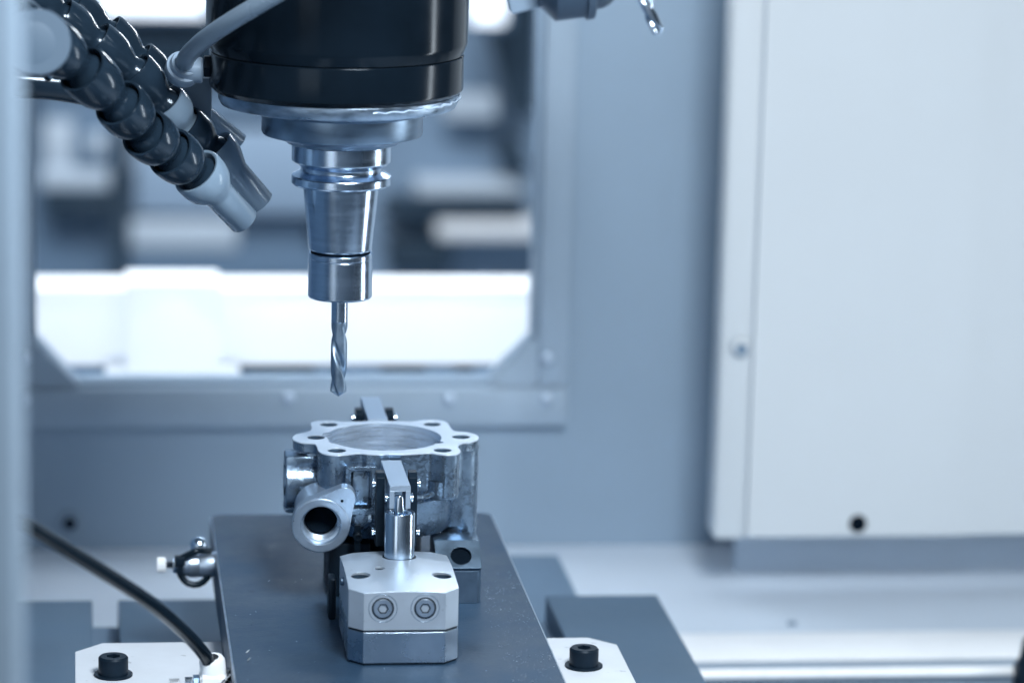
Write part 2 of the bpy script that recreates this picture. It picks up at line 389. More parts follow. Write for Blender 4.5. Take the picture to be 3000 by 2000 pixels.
# ================================================================== FIXTURE
bm = B(); prism(bm, [(-152, -420), (114.7, -420), (114.7, -28.4), (102, -15.8), (-138.7, -15.8), (-152, -30)], -59.6, -24.2)
wb = tag(obj('base_riser', bm, whitep, loc=(0, -200, -60)), 'white base block with clipped corners under the dark fixture plate', 'base')
def bolt(x, y, label):
    t = thing('socket_bolt', label, 'bolt', (x, y, -24.2), 'bolts in the white base')
    bm = B(); lathe(bm, [(6.2, -24.1), (9.2, -24.1), (9.2, -23.2), (6.2, -23.2)], (x, y, 0), (0, 0, 1), 40, closed=True); obj('washer', bm, blacks, t)
    socket_screw(t, (x, y, -23.2), (0, 0, 1), 7.1, 8.6, 3.6, blacks, 'screw_head')
bolt(-134, -69, 'black socket head bolt in the left end of the white base')
bolt(93.2, -64, 'black socket head bolt in the white base right of the dark plate')

bm = B()
ol = round_rect(-80.6, 70.6, -400, 138.5, 7)
ins = round_rect(-79.7, 69.7, -399.1, 137.6, 6.2)
fp = thing('fixture_plate', 'dark steel fixture plate with rounded back corners carrying the workpiece', 'plate', (0, -130, -24))
prism(bm, ol, -23.8, -.9, top=False)
b_ = [bm.verts.new((p[0], p[1], 0)) for p in ins]; bm.faces.new(b_)
obj('plate_body', bm, platem, fp)
bm = B()
a = [bm.verts.new((p[0], p[1], -.9)) for p in ol]; b_ = [bm.verts.new((p[0], p[1], 0)) for p in ins]
for i in range(len(a)): bm.faces.new((a[i], a[(i+1) % len(a)], b_[(i+1) % len(a)], b_[i]))
obj('edge_bevel', bm, edgem, fp)

# metal chips scattered on the plate
bm = B()
for i in range(800):
    x = random.uniform(46, 69) if random.random() < .75 else random.uniform(-76, 66)
    y = random.uniform(-165, 20)
    if abs(x) < 34 and y > -140: continue
    s = random.uniform(.12, .42)*(1.4 if random.random() < .1 else 1)
    a = random.uniform(0, PI); dx, dy = math.cos(a)*s, math.sin(a)*s
    p = [Vector((x-dx, y-dy, .03)), Vector((x+dy*.6, y-dx*.6, .05+s*.3)), Vector((x+dx, y+dy, .04)), Vector((x-dy*.6, y+dx*.6, s*.7))]
    vs = [bm.verts.new(q) for q in p]
    for f in ((0, 1, 3), (1, 2, 3), (0, 2, 1), (0, 3, 2)): bm.faces.new([vs[k] for k in f])
tag(obj('metal_chips', bm, chipm, raw=True), 'tiny bright metal chips scattered on the dark plate', 'chips', kind='stuff')

# ---- clamp block in front
cb = thing('clamp_block', 'silver two-piece hydraulic clamp block with two socket screws on the plate', 'clamp', (-1.5, -102, 0))
oc = chamfer_rect(-27, 24, -137, -67, 6.6)
def dens(o, n=10):
    r = []
    for i, p in enumerate(o):
        q = o[(i+1) % len(o)]
        r += [(p[0]+(q[0]-p[0])*k/n, p[1]+(q[1]-p[1])*k/n) for k in range(n)]
    return r
dome = lambda x, y: 37.9-.0021*((x+1.5)**2+(y+102)**2)
bm = B()
# domed top built as a fine polar sheet so that the turned surface stays smooth
od = dens(oc, 10)
cx, cy = -1.5, -102
hol = [(-20.3, -114.5, 4.5), (17.6, -115.5, 4.5), (-10.7, -105.6, 2.5), (.4, -84, 8.1)]
from math import hypot
pts = [Vector((p[0], p[1])) for p in od]; edges = [(i, (i+1) % len(od)) for i in range(len(od))]
holeloops = []
for hx, hy, hr in hol:
    k0 = len(pts); c_ = circ(hx, hy, hr, 28); pts += [Vector(p) for p in c_]; edges += [(k0+i, k0+(i+1) % 28) for i in range(28)]
    holeloops.append(range(k0, k0+28))
gx = -26
while gx < 24:
    gy = -135.5
    while gy < -67.5:
        p = Vector((gx+.13, gy))
        inside = abs(p.x+1.5) < 24 and (abs(p.x+1.5)+max(abs(p.y+102)-28.4, 0)*1.0 < 24.5)
        if inside and all(hypot(p.x-h[0], p.y-h[1]) > h[2]+.9 for h in hol): pts.append(p)
        gy += 2.6
    gx += 2.6
res = geometry.delaunay_2d_cdt(pts, edges, [], 0, 1e-5)
vv = [bm.verts.new((p.x, p.y, dome(p.x, p.y))) for p in res[0]]
orig = {}
for i, ids in enumerate(res[3]):
    for k in ids: orig[k] = i
for f in res[2]:
    c = sum((res[0][k] for k in f), Vector((0, 0)))/len(f)
    if any(hypot(c.x-h[0], c.y-h[1]) < h[2]-.02 for h in hol): continue
    qx, qy = abs(c.x+1.5), abs(c.y+102)
    if qx+qy > 25.5+35-6.6+.01: continue
    bm.faces.new([vv[k] for k in f])
def wall(ids, zlow, inset=0, c=None):
    up_ = [vv[orig[k]] for k in ids]
    dn = [bm.verts.new((v.co.x, v.co.y, zlow)) for v in up_]
    for i in range(len(up_)):
        j = (i+1) % len(up_); bm.faces.new((up_[i], up_[j], dn[j], dn[i]))
    return dn
wall(range(len(od)), 16.9)
for hl in holeloops:
    d = wall(hl, 18.6); bm.faces.new(d)
top = obj('upper_block', bm, blockm, cb, ang=25)
for hx, hy, hr in hol[:3]:
    bm = B(); zt = dome(hx, hy)-.9; lathe(bm, [(hr-.04, zt), (hr-.06, 19), (0, 19)], (hx, hy, 0), (0, 0, 1), 32); obj('hole', bm, threadm, cb)
bm = B(); prism(bm, [(p[0]*.985-.02, (p[1]+102)*.992-102) for p in oc], 15.6, 16.95); obj('joint', bm, blacks, cb)
bm = B(); prism(bm, oc, 1.2, 15.7); obj('lower_block', bm, basem, cb)
bm = B(); prism(bm, [(p[0]*.97, (p[1]+102)*.985-102) for p in oc], .05, 1.25); obj('gasket', bm, blacks, cb)
for x in (-11.6, 7.9):
    bm = B(); lathe(bm, [(6.7, .02), (6.65, .10), (6.45, .10), (6.4, .02)], (x, -137, 27.3), (0, -1, 0), 56, closed=True); obj('spotface', bm, basem, cb)
    bm = B(); lathe(bm, [(5.15, .02), (5.1, .18), (4.6, .18), (4.55, .02)], (x, -137, 27.3), (0, -1, 0), 56, closed=True); obj('screw_rim', bm, blacks, cb)
    sh = socket_screw(cb, (x, -136.2, 27.3), (0, -1, 0), 4.6, 1.3, 2.55, screwm, 'socket_screw')
    bm = B(); prism(bm, hexa(0, 0, 2.62), -.35, .02, [hexa(0, 0, 2.1)], lambda p_, q_, t_: Vector((x+p_, -137.5+t_*-1, 27.3+q_))); obj('socket_shade_ring', bm, blacks, cb, ang=20)  # black ring stands in for the shade along the socket edges
# side pin and slim shadow gap on the left face
bm = B(); lathe(bm, [(2, 0), (2, 1.3), (1.5, 1.8), (0, 1.8)], (-27, -100, 30), (-1, 0, 0), 24); obj('side_plug', bm, dsteel, cb)

# ---- clamp cylinder with its rod
cy_ = thing('clamp_cylinder', 'shiny steel clamp cylinder standing on the silver block with a tapered rod', 'cylinder', (.4, -84, 36))
bm = B(); lathe(bm, [(7.15, 30), (7.15, 58.6), (6.9, 59.1), (6.2, 59.1), (6.0, 58.7), (6.0, 50), (0, 50)], (.4, -84, 0), (0, 0, 1), 72); obj('barrel', bm, barrelm, cy_)
bm = B(); lathe(bm, [(7.3, 34), (8.0, 34), (8.0, 37.35), (7.3, 37.5)], (.4, -84, 0), (0, 0, 1), 64, closed=True); obj('wiper_ring', bm, blacks, cy_)
bm = B(); lathe(bm, [(2.7, 49), (2.6, 61), (2.3, 63), (2.15, 66), (1.5, 67.2), (0, 67.4)], (-.1, -84.4, 0), (0, 0, 1), 40); obj('rod', bm, chrome, cy_)
bm = B(); lathe(bm, [(1.8, 49), (1.75, 60.6), (1.2, 61.2), (0, 61.3)], (2.2, -83.2, 0), (0, 0, 1), 30); obj('rod_key', bm, chrome, cy_)

# ---- lever with link plates and pins, front and rear
def clamp_lever(sgn, yc, z, label, label2, ends):
    """sgn=+1: outer end towards the camera (front clamp)"""
    t = thing('clamp_lever', label, 'lever', (.4, yc, z-12), 'clamp levers')
    y0, y1 = ends
    # top arm with a forked outer end: outline in the YZ plane pushed along X
    def arm(x0, x1, pr):
        b1 = B()
        prism(b1, pr, x0, x1, f=lambda u, v, w_: Vector((w_, u, v))); return b1
    o = lambda yy: y0+(y1-y0)*yy
    b1 = arm(-4.7, 5.3, [(o(0), z), (o(0), z-2.6), (o(.28), z-2.9), (o(.55), z-3.4), (o(1), z-3.0), (o(1), z)][::1])
    bmesh.ops.bevel(b1, geom=[e for e in b1.edges], offset=.18, segments=1, affect='EDGES')
    obj('arm', b1, armm, t)
    for x0, x1 in ((-4.7, -2.35), (2.95, 5.3)):
        obj('fork_cheek', arm(x0+.02, x1-.02, [(o(0)+sgn*.1, z-2.5), (o(0)+sgn*.1, z-11), (o(.10), z-12.2), (o(.26), z-12), (o(.40), z-7), (o(.42), z-2.5)]), armm, t)
    return t
front_lever = clamp_lever(1, -60, 71.7, 'grey clamp lever above the shiny cylinder reaching to the front of the casting', '', (-84.5, -33))
rear_lever = clamp_lever(-1, 66, 74.2, 'grey clamp lever sticking up behind the rim of the casting', '', (93.5, 42.5))
def link_pair(y, ztop, zbot, label, pins):
    t = thing('link_plate', label, 'link', (.4, y, zbot), 'black link plates of the clamps')
    for x0, x1 in ((-9.3, -5.4), (6.2, 10.2)):
        bm = B(); prism(bm, [(y-4.2, zbot), (y+4.2, zbot), (y+4.2, ztop), (y-1.4, ztop), (y-4.2, ztop-1.9)], x0, x1, f=lambda u, v, w_: Vector((w_, u, v)))
        obj('side_plate', bm, blacks, t)
    for (yy, zz, xl, xr) in pins:
        for x, sx in ((xl, -1), (xr, 1)):
            bm = B(); lathe(bm, [(0, -1), (1.9, -1), (1.9, .2), (1.5, .3), (1.5, .7), (2.2, .75), (2.2, 1.4), (1.6, 1.7), (0, 1.75)], (x, yy, zz), (sx, 0, 0), 24)
            obj('pin_head', bm, chrome, t)
    return t
link_pair(-62, 73, 37.5, 'black link plates with bright pins beside the front clamp lever', [(-62, 67.3, -9.5, 10.4), (-62, 43.4, -9.5, 10.4), (-79, 64.6, -4.8, 5.4)])
link_pair(68, 73.6, 37, 'black link plates with pins behind the rim of the casting', [(68, 69, -9.5, 10.4)])

# ---- rest blocks under the casting
rb = thing('rest_block', 'dark steel rest block with a large round hole right of the silver clamp', 'block', (34, -20, 0))
bm = B()
prf = [(-36, .05), (-36, 16.4), (-25.6, 26.2), (-22, 28), (-6, 28), (-5, 27), (-5, .05)]
prism(bm, prf, 23, 45.4, f=lambda u, v, w_: Vector((w_, u, v)))
bmesh.ops.bevel(bm, geom=[e for e in bm.edges if all(v.co.x > 45 and v.co.y < -20 for v in e.verts) and abs(e.verts[0].co.y-e.verts[1].co.y) < .1], offset=1.6, segments=3, affect='EDGES')
obj('block_body', bm, dsteel, rb)
sa = math.radians(43); su = Vector((0, math.cos(sa), math.sin(sa))); sn = Vector((0, -math.sin(sa), math.cos(sa))); so = Vector((0, -36, 16.45))
bm = B(); prism(bm, round_rect(23.05, 45.3, 0, 16.2, 1.2), .02, 2.6, [circ(35.6, 7.2, 5.15, 40)], lambda p_, q_, t_: Vector((p_, 0, 0))+so+su*q_+sn*t_)
obj('sloped_face', bm, dsteel, rb)
bm = B(); lathe(bm, [(0, .06), (5.3, .06), (5.3, .03)], so+Vector((35.6, 0, 0))+su*7.2, sn, 32); obj('hole_bottom', bm, holem, rb)
ls = thing('rest_block', 'dark steel rest block half hidden under the angled port left of the clamp', 'block', (-24, 0, 0))
bm = B(); box(bm, -28.4, -8, -22, 14, .05, 27, 1); obj('block_body', bm, blacks, ls)
bm = B(); box(bm, -31, -27.6, -62, -50, .05, 20, .8); obj('side_stop', bm, blacks, ls)
cs = thing('support_column', 'dark support column under the middle of the casting', 'column', (0, 8, 0))
bm = B(); lathe(bm, [(17, .05), (17, 24), (22, 26), (22, 29.8), (0, 29.8)], (3, 10, 0), (0, 0, 1), 48); obj('column_body', bm, blacks, cs)
bm = B(); lathe(bm, [(22.3, 26.5), (23.2, 27), (23.2, 28.6), (22.3, 29)], (3, 10, 0), (0, 0, 1), 48, closed=True); obj('collar', bm, dsteel, cs)

# ================================================================== CASTING
wk = thing('casting', 'cast aluminium housing with six-hole flange, bore and threaded port on the fixture', 'casting', (0, 5, 24))
OUT = [(-34.0, 34.6), (-31.8, 39.4), (-28.0, 41.1), (-22.1, 40.4), (-17.1, 38.3), (-10.3, 38.6), (-3.6, 39.4), (2.9, 39.5), (9.5, 39.0), (17.3, 38.2), (22.9, 40.8), (27.6, 41.6), (32.2, 40.0), (34.6, 35.4), (35.0, 26.3), (35.8, 18.9), (38.2, 15.8), (42.3, 14.6), (46.0, 10.0), (46.9, 3.6), (45.0, -2.6), (40.3, -7.0), (36.4, -9.4), (34.6, -15.9), (34.9, -24.0), (33.4, -29.6), (30.9, -32.0), (27.0, -32.2), (22.7, -29.8), (19.0, -28.0), (13.0, -29.5), (6.5, -30.4), (-.4, -29.8), (-4.3, -30.8), (-10.6, -29.8), (-14.2, -28.0), (-18.2, -29.0), (-22.1, -31.1), (-26.6, -31.7), (-31.5, -29.2), (-33.9, -23.4), (-34.2, -13.9), (-34.9, -8.4), (-37.5, -6.6), (-41.9, -4.9), (-44.6, -.7), (-44.9, 5.4), (-42.8, 11.6), (-38.2, 16.0), (-35.2, 20.0), (-34.0, 27.0)]
out = [(v.x, v.y) for v in spline([(x, y, 0) for x, y in OUT], 4, True)]
def bore(n=120):
    r = []
    for i in range(n):
        a = 2*PI*i/n; R = 28.4
        for a0, wd, h in ((math.radians(168), .13, 2.4), (math.radians(200), .12, 1.2), (math.radians(-24), .075, 2.6)):
            d = (a-a0+PI) % (2*PI)-PI; R += h*math.exp(-(d/wd)**4)
        r.append((.2+R*math.cos(a), 5.4+R*math.sin(a)))
    return r
HOLES = [(-25.4, 32.7), (-33.6, 5.2), (-25.3, -22.2), (26.5, -22.6), (38.4, 5.0), (26.7, 32.5)]
HR = [4.1, 4.0, 4.1, 4.0, 4.1, 4.0]
# flange: machined top
bm = B()
hl = [circ(x, y, r+.45, 36) for (x, y), r in zip(HOLES, HR)]
def inset(o, d):
    n = len(o); r = []
    for i in range(n):
        a, c = Vector(o[i-1]), Vector(o[(i+1) % n]); t = (c-a).normalized(); r.append((o[i][0]-t.y*d, o[i][1]+t.x*d))
    return r
prism(bm, inset(out, .25)[::-1], 73.5, 74, [bore()]+hl, bot=False, open_=(1,))
obj('flange_face', bm, millal, wk, ang=30)
bm = B(); prism(bm, out[::-1], 69.2, 73.52, [bore()]+hl, open_=(1,)); obj('flange', bm, castal, wk, ang=40)
for (x, y), r in zip(HOLES, HR):                      # threaded holes, a sleeve of ridges in each
    bm = B(); pr = [(r+.44, 73.6), (r-.1, 72.9)]
    z = 72.6
    while z > 64: pr += [(r-.55, z), (r-.05, z-.45)]; z -= .9
    pr += [(r-.55, 58), (0, 58)]
    lathe(bm, pr, (x, y, 0), (0, 0, 1), 36); obj('threaded_hole', bm, threadm, wk, ang=20)
# skirt below the flange: outline without the thin left ear
sk = []
for x, y in inset(out, .0):
    d = hypot(x-.2, y-5.4)
    if x < -30.5 and -12 < y < 22: k = 33.6/d; x, y = .2+(x-.2)*k, 5.4+(y-5.4)*k
    if x > 35 and -8 < y < 17: k = 35.2/d; x, y = .2+(x-.2)*k, 5.4+(y-5.4)*k
    k = .991; sk.append((.2+(x-.2)*k, 5.4+(y-5.4)*k))
hs = [circ(x, y, r+.5, 24) for i, ((x, y), r) in enumerate(zip(HOLES, HR)) if i not in (1, 4)]
bm = B(); prism(bm, sk[::-1], 52.2, 69.3, [[(.2+(x-.2)*1.0, y) for x, y in bore()]]+hs, top=False, open_=(1,))
# lower body with a stepped ridge, bore continues inside
lathe(bm, [(34.2, 53), (34.4, 51.5), (35.4, 49.6), (35.9, 48.6), (35.5, 47), (35.3, 40), (34.6, 33), (33.2, 30.6), (31.5, 30), (0, 30)], (.2, 5.4, 0), (0, 0, 1), 96)
obj('body', bm, castal, wk, ang=35)
bm = B(); bb = bore(); prism(bm, bb, 36, 73.98, top=False); obj('bore_wall', bm, borem, wk, ang=30)
# columns below the lobes
bm = B(); lathe(bm, [(9.15, 69.3), (9.1, 45), (8.9, 26), (8.3, 24.2), (7.5, 24), (0, 24)], (38.2, 4.7, 0), (0, 0, 1), 48)
prism(bm, [(26, -4.6), (38.5, -4.7), (38.5, 13.3), (26, 14)], 30.5, 69.2); obj('tall_boss', bm, castal, wk)
bm = B(); lathe(bm, [(8.6, 60), (8.6, 53), (8.1, 50.8), (7.2, 50.4), (0, 50.4)], (26.2, -23.0, 0), (0, 0, 1), 40); obj('boss', bm, castal, wk)
bm = B(); lathe(bm, [(8.4, 60), (8.3, 46), (7.6, 40), (6.0, 35), (0, 34)], (-25.4, -22.6, 0), (0, 0, 1), 40); obj('boss', bm, castal, wk)
bm = B(); lathe(bm, [(8.4, 60), (8.3, 40), (7, 35), (0, 34)], (-25.4, 31.5, 0), (0, 0, 1), 40); obj('rear_boss', bm, castal, wk)
bm = B(); lathe(bm, [(8.4, 60), (8.3, 40), (7, 35), (0, 34)], (26, 31.5, 0), (0, 0, 1), 40); obj('rear_boss', bm, castal, wk)
# neck under the left ear
bm = B(); box(bm, -39.5, -28, -6, 14, 60, 69.3, 2.5); obj('neck', bm, castal, wk)
# raised frame around the recessed window on the front wall
bm = B(); prism(bm, round_rect(-21.8, -6.4, 45, 69, 1.6), -35.6, -27, [round_rect(-19.2, -9.0, 48, 67.0, 1.3)], xz(0)); obj('recess_frame', bm, castal, wk)
bm = B(); box(bm, -18.3, -9.9, -32.0, -27, 49, 66.2, .8); obj('recess_floor', bm, castal, wk)
bm = B(); lathe(bm, [(0, 4.2), (3.4, 4.0), (5.2, 2.6), (5.8, 0)], (-13.8, -30.5, 42.2), (0, -1, 0), 32); obj('cast_dimple', bm, castal, wk)
# vertical mould line
bm = B(); tube(bm, spline([(-26.2+.3*math.sin(k), -31.25, 68-5*k) for k in range(6)], 4), .6, 8); obj('mould_line', bm, castal, wk)
# machined pad under the front lever
bm = B(); box(bm, -3.5, 6.2, -34.4, -28, 50, 67.8, 1.2); obj('clamp_pad', bm, castal, wk)
# rib running down right
bm = B(); tube(bm, spline([(11.5, -33.2, 52.5), (18, -31.6, 52.8), (24, -27.5, 55), (28, -23, 58)], 5), 1.3, 10); obj('rib', bm, castal, wk)
# left port, facing left
c0 = (-26, 1.5, 52.5)
bm = B(); lathe(bm, [(12.6, 0), (12.8, 10), (13.4, 19.5), (13.4, 22.6), (12.9, 23.1), (9.2, 23.1), (8.6, 22), (8.6, 12), (0, 12)], c0, (-1, 0, 0), 56); obj('left_port', bm, castal, wk)
bm = B(); box(bm, -49.2, -30, -7, 9.5, 60, 67.3, 1.4); obj('port_pad', bm, castal, wk)
bm = B(); box(bm, -49.6, -30, -4.5, 6.5, 37.5, 44, 2.2); obj('port_pad', bm, castal, wk)
# angled front port
n = Vector((-.05, -1, -.10)).normalized(); pc = Vector((-34.2, -45, 42.2))
bm = B()
lathe(bm, [(12.6, -27), (12.8, -6), (13.75, -2.5), (13.75, -.35), (13.4, 0), (10.0, 0), (9.7, -.4), (9.7, -3.2), (8.5, -3.7)] +
      [(8.2 if k % 2 else 8.75, -4-.5*k) for k in range(14)] + [(8.2, -11.4), (8.2, -21), (0, -21)], pc, n, 72)
obj('front_port', bm, portm, wk, ang=30)
u, v, a = basis(n)
def hull_tear(c1, r1, c2, r2, n_=20):
    d = Vector(c2)-Vector(c1); L_ = d.length; th = math.atan2(d.y, d.x); ph = math.acos((r1-r2)/L_)
    o = [(c1[0]+r1*math.cos(th+ph+(2*PI-2*ph)*i/n_), c1[1]+r1*math.sin(th+ph+(2*PI-2*ph)*i/n_)) for i in range(n_+1)]
    o += [(c2[0]+r2*math.cos(th-ph+2*ph*i/n_), c2[1]+r2*math.sin(th-ph+2*ph*i/n_)) for i in range(n_+1)]
    return o
# local port plane: p along +X, q up
pX = Vector((1, 0, 0)); pX = (pX-n*pX.dot(n)).normalized(); pZ = pX.cross(n)
if pZ.z < 0: pZ = -pZ
bm = B(); prism(bm, hull_tear((0, 0), 14.0, (11.0, 14.0), 5.4), -7, -.7, [circ(0, 0, 12.2, 48)], f=lambda p, q, t: pc+pX*p+pZ*q+n*t); obj('port_ear', bm, portm, wk)
bm = B(); lathe(bm, [(0, .03), (.75, .03), (.8, -.3)], pc+pX*10+pZ*12.6+n*(-.66), n, 16); obj('ear_dimple', bm, holem, wk)
bm = B(); lathe(bm, [(0, 0), (7.9, 0), (8.1, -.4)], pc+n*(-12.5)+pZ*.2, (n+pZ*.55), 40); obj('port_opening', bm, holem, wk)  # black disc stands in for the shade of the passage
# web between port and body
bm = B(); prism(bm, [(-44, 33), (-22, 31), (-18, 44), (-26, 56), (-44, 52)], -23, -6, f=xz(0)); bmesh.ops.bevel(bm, geom=list(bm.edges), offset=2, segments=2, affect='EDGES'); obj('port_web', bm, castal, wk)
# small drain screw below the recess
bm = B(); lathe(bm, [(2.2, -4), (2.2, 1.2), (1.3, 1.6), (1.3, .6), (0, .6)], (-15.5, -36.5, 34.2), (0, -1, 0), 24); box(bm, -17, -14.2, -36.5, -33, 27, 32); box(bm, -17, -14.2, -36.5, -33, 36, 40); obj('drain_screw', bm, blacks, wk)

# ================================================================== SPINDLE
ax, ay = -24.9, -22.3
sp = thing('spindle_head', 'glossy black round spindle head with a scuffed steel ring and nose', 'spindle', (ax, ay, 224))
bm = B(); lathe(bm, [(0, 269.6), (60.2, 269.6), (62.0, 274.0), (62.3, 275.5), (62.3, 460), (0, 460)], (ax-3, ay, 0), (0, 0, 1), 128); obj('upper_housing', bm, black_p, sp)
bm = B(); lathe(bm, [(0, 250.4), (57.8, 250.4), (60.4, 252.8), (60.6, 254), (60.6, 268.8), (60.2, 269.2), (0, 269.2)], (ax-3, ay, 0), (0, 0, 1), 128); obj('lower_housing', bm, black_p, sp)
bm = B(); lathe(bm, [(53, 250.9), (56.6, 250.8), (57.2, 250.0), (57.2, 246.6), (56, 244.2), (53, 243.4), (44, 242.8), (0, 242.8)], (ax-2, ay, 0), (0, 0, 1), 128); obj('clamp_ring', bm, ring_m, sp)
bm = B(); lathe(bm, [(41, 243), (41, 241.8), (38.6, 240.4), (38.6, 231.2), (38.0, 230.0), (28, 227.2), (26.6, 225.6), (0, 224.6)], (ax, ay, 0), (0, 0, 1), 112); obj('nose', bm, nose_m, sp)
bm = B()
pts_ = []
for k in range(30):
    a = math.radians(-78+k*3.1); R = 57.4+.3*math.sin(k*1.7)
    pts_.append((ax-2+R*math.cos(a), ay+R*math.sin(a), 247.9+.9*k/30+.35*math.sin(k*2.3)))
tube(bm, spline(pts_, 2), lambda t: .35+1.0*abs(math.sin(9*t+.5))*t, 8); obj('sealant_bead', bm, sealm, sp)
th = thing('tool_holder', 'bright steel taper tool holder clamped in the spindle nose', 'tool holder', (ax, ay, 150))
bm = B()
lathe(bm, [(0, 225), (24, 225), (24, 217.2), (23.6, 216.6), (19.7, 214.2), (19.6, 213.6), (19.6, 212.4), (19.8, 212.0), (23.7, 210.0), (24, 209.4), (24, 206.2), (23.5, 205.4), (18.6, 205.1), (18.3, 204.6), (18.2, 202.8), (15.4, 174.4), (14.9, 173.6), (0, 173.6)], (ax, ay, 0), (0, 0, 1), 96)
obj('holder_body', bm, steel, th, ang=24)
bm = B(); lathe(bm, [(14.3, 175), (14.3, 171.6)], (ax, ay, 0), (0, 0, 1), 64); obj('groove', bm, holem, th)
bm = B(); lathe(bm, [(0, 172.4), (15.0, 172.4), (15.5, 171.9), (15.5, 169.8), (15.3, 169.6), (15.3, 169.2), (15.5, 169.0), (15.5, 151.1), (14.9, 150.3), (4.6, 150.3), (4.3, 151.5), (0, 151.5)], (ax, ay, 0), (0, 0, 1), 96)
obj('collet_nut', bm, steel, th, ang=24)
def drill(o, axis, R, z_top, z_shank, z_tip, pitch, ph, mt):
    """twist drill: shank from z_top to z_shank, fluted from z_shank to the point (distances along axis)"""
    u, v, a = basis(axis); o = Vector(o); bm = B(); n_ = 56; rings = []; K = 90
    zs = [z_top, z_shank+.05, z_shank] + [z_shank+(z_tip-z_shank)*k/K for k in range(1, K+1)]
    for z in zs:
        fl = 0 if z >= z_shank-1.5 else min(1, (z_shank-1.5-z)/5)
        tip = max(0, 1-max(0, (z-z_tip))/(R*.62)); ring = []
        for i in range(n_):
            th_ = 2*PI*i/n_; b = (th_*2-2*(ph+2*PI*(z_shank-z)/pitch)+PI) % (2*PI)-PI     # two flutes
            depth = math.exp(-(b/1.0)**4)
            r = R*(1-fl*.56*depth)
            r *= (1-tip*.92)
            ring.append(bm.verts.new(o+a*z+(u*math.cos(th_)+v*math.sin(th_))*r))
        rings.append(ring)
    for A, C in zip(rings, rings[1:]):
        for i in range(n_):
            j = (i+1) % n_; bm.faces.new((A[i], A[j], C[j], C[i]))
    bm.faces.new(rings[0]); bm.faces.new(rings[-1])
    return bm
db = thing('drill_bit', 'steel twist drill held in the tool holder above the casting', 'drill', (ax, ay, 101))
bm = B(); lathe(bm, [(0, 151), (4.0, 151), (4.0, 138.2), (3.85, 138)], (ax, ay, 0), (0, 0, 1), 40); obj('shank', bm, steel, db)
obj('fluted_body', drill((ax, ay, 0), (0, 0, 1), 3.95, 138.05, 138, 101.2, 44, .6, dsteel), mat('carbide_drill', (.27, .37, .49), .40, 1, .2, 120, .1, 500), db, ang=40)

# ================================================================== COOLANT HOSES
def hose(path, label, r, pale_from, nozzle, name='coolant_hose', pitch=None):
    """ball-and-socket hose: one flared bell per joint, the last pale one carries the nozzle tube"""
    P = [Vector(p) for p in path]
    t = thing(name, label, 'hose', P[0], 'segmented coolant hoses')
    for i in range(len(P)-2):
        d = (P[i+1]-P[i]); L_ = d.length
        bm = B()
        lathe(bm, [(0, -L_*.02), (r*.80, -L_*.02), (r*.84, -L_*.27), (r*.88, -L_*.30), (r*.97, -L_*.30), (r*1.0, -L_*.22), (r*1.0, L_*.05), (r*.95, L_*.24), (r*.80, L_*.42), (r*.66, L_*.56), (r*.62, L_*.66), (r*.70, L_*.74), (r*.78, L_*.86), (r*.79, L_*.98), (r*.72, L_*1.10), (r*.5, L_*1.18), (0, L_*1.2)], P[i], d, 44)
        obj('hose_joint', bm, pplast if i in pale_from else dplast, t, ang=50)
    d = (P[-1]-P[-2]); L_ = d.length
    bm = B()
    lathe(bm, [(0, -r*.1), (r*.80, -r*.1), (r*.86, -r*.42), (r*.90, -r*.46), (r*.98, -r*.46), (r*1.02, -r*.36), (r*1.02, r*.05), (r*.95, r*.42), (nozzle*1.15, r*.86), (nozzle, r*1.15), (nozzle, L_-.4), (nozzle-.4, L_), (nozzle-1.1, L_), (nozzle-1.2, L_-10), (0, L_-11)], P[-2], d, 44)
    obj('nozzle', bm, pplast, t, ang=50)
    return t
hose([(-197.0, 15.0, 315.7), (-179.3, 18.0, 302.5), (-164.7, 20.0, 292.6), (-148.4, 22.0, 279.8), (-131.9, 24.0, 268.1), (-116.7, 26.0, 254.6), (-101.2, 28.0, 241.0), (-71.2, 34.0, 216.1)],
     'rearmost dark segmented coolant hose with a slim pale nozzle', 10.2, (), 4.9)
hose([(-186.5, -30.0, 308.4), (-170.0, -26.0, 293.8), (-154.1, -22.0, 280.6), (-137.3, -18.0, 268.9), (-120.3, -14.0, 254.6), (-106.4, -10.0, 239.7), (-96.1, -4.0, 227.7), (-82.6, 2.0, 215.7), (-61.9, 8.0, 190.6)],
     'middle segmented coolant hose with one pale joint between dark joints', 10.6, (5,), 7.2)
hose([(-193.6, -130.0, 304.9), (-177.4, -120.0, 293.3), (-160.9, -108.0, 281.2), (-144.2, -95.0, 265.6), (-128.5, -80.0, 248.7), (-116.5, -66.0, 234.0), (-104.2, -52.0, 222.6), (-91.9, -40.0, 211.0), (-71.7, -24.0, 188.0)],
     'front dark segmented coolant hose with a wide pale nozzle', 12.4, (), 7.4)
cp = thing('bokeh_disc', 'added pale round disc standing in for a bokeh circle at upper left', 'cap', (-168.3, -160, 290))  # added disc in the shape of a bokeh circle, not a fitting
bm = B(); lathe(bm, [(0, 6), (14, 6), (14.2, 5.4), (14.5, 4.4), (14.5, -6), (14, -8), (0, -8)], (-168.3, -160, 290), (.1, -1, .2), 64); obj('disc_face', bm, bokehm, cp)
bm = B(); lathe(bm, [(0, 6.05), (9, 6.05), (9, 6.3), (8.4, 6.4), (0, 6.4)], (-170, -160, 289.5), (.1, -1, .2), 48); obj('disc_boss', bm, bokehm, cp)
hs_ = thing('hose_valve', 'dark hose valve with small bright studs under the pale bokeh disc', 'valve', (-160, -50, 255))
bm = B(); tube(bm, spline([(-215, -52, 262), (-185, -52, 258), (-160, -48, 256), (-128, -40, 249)], 8), 7.5, 24); obj('valve_body', bm, dplast, hs_)
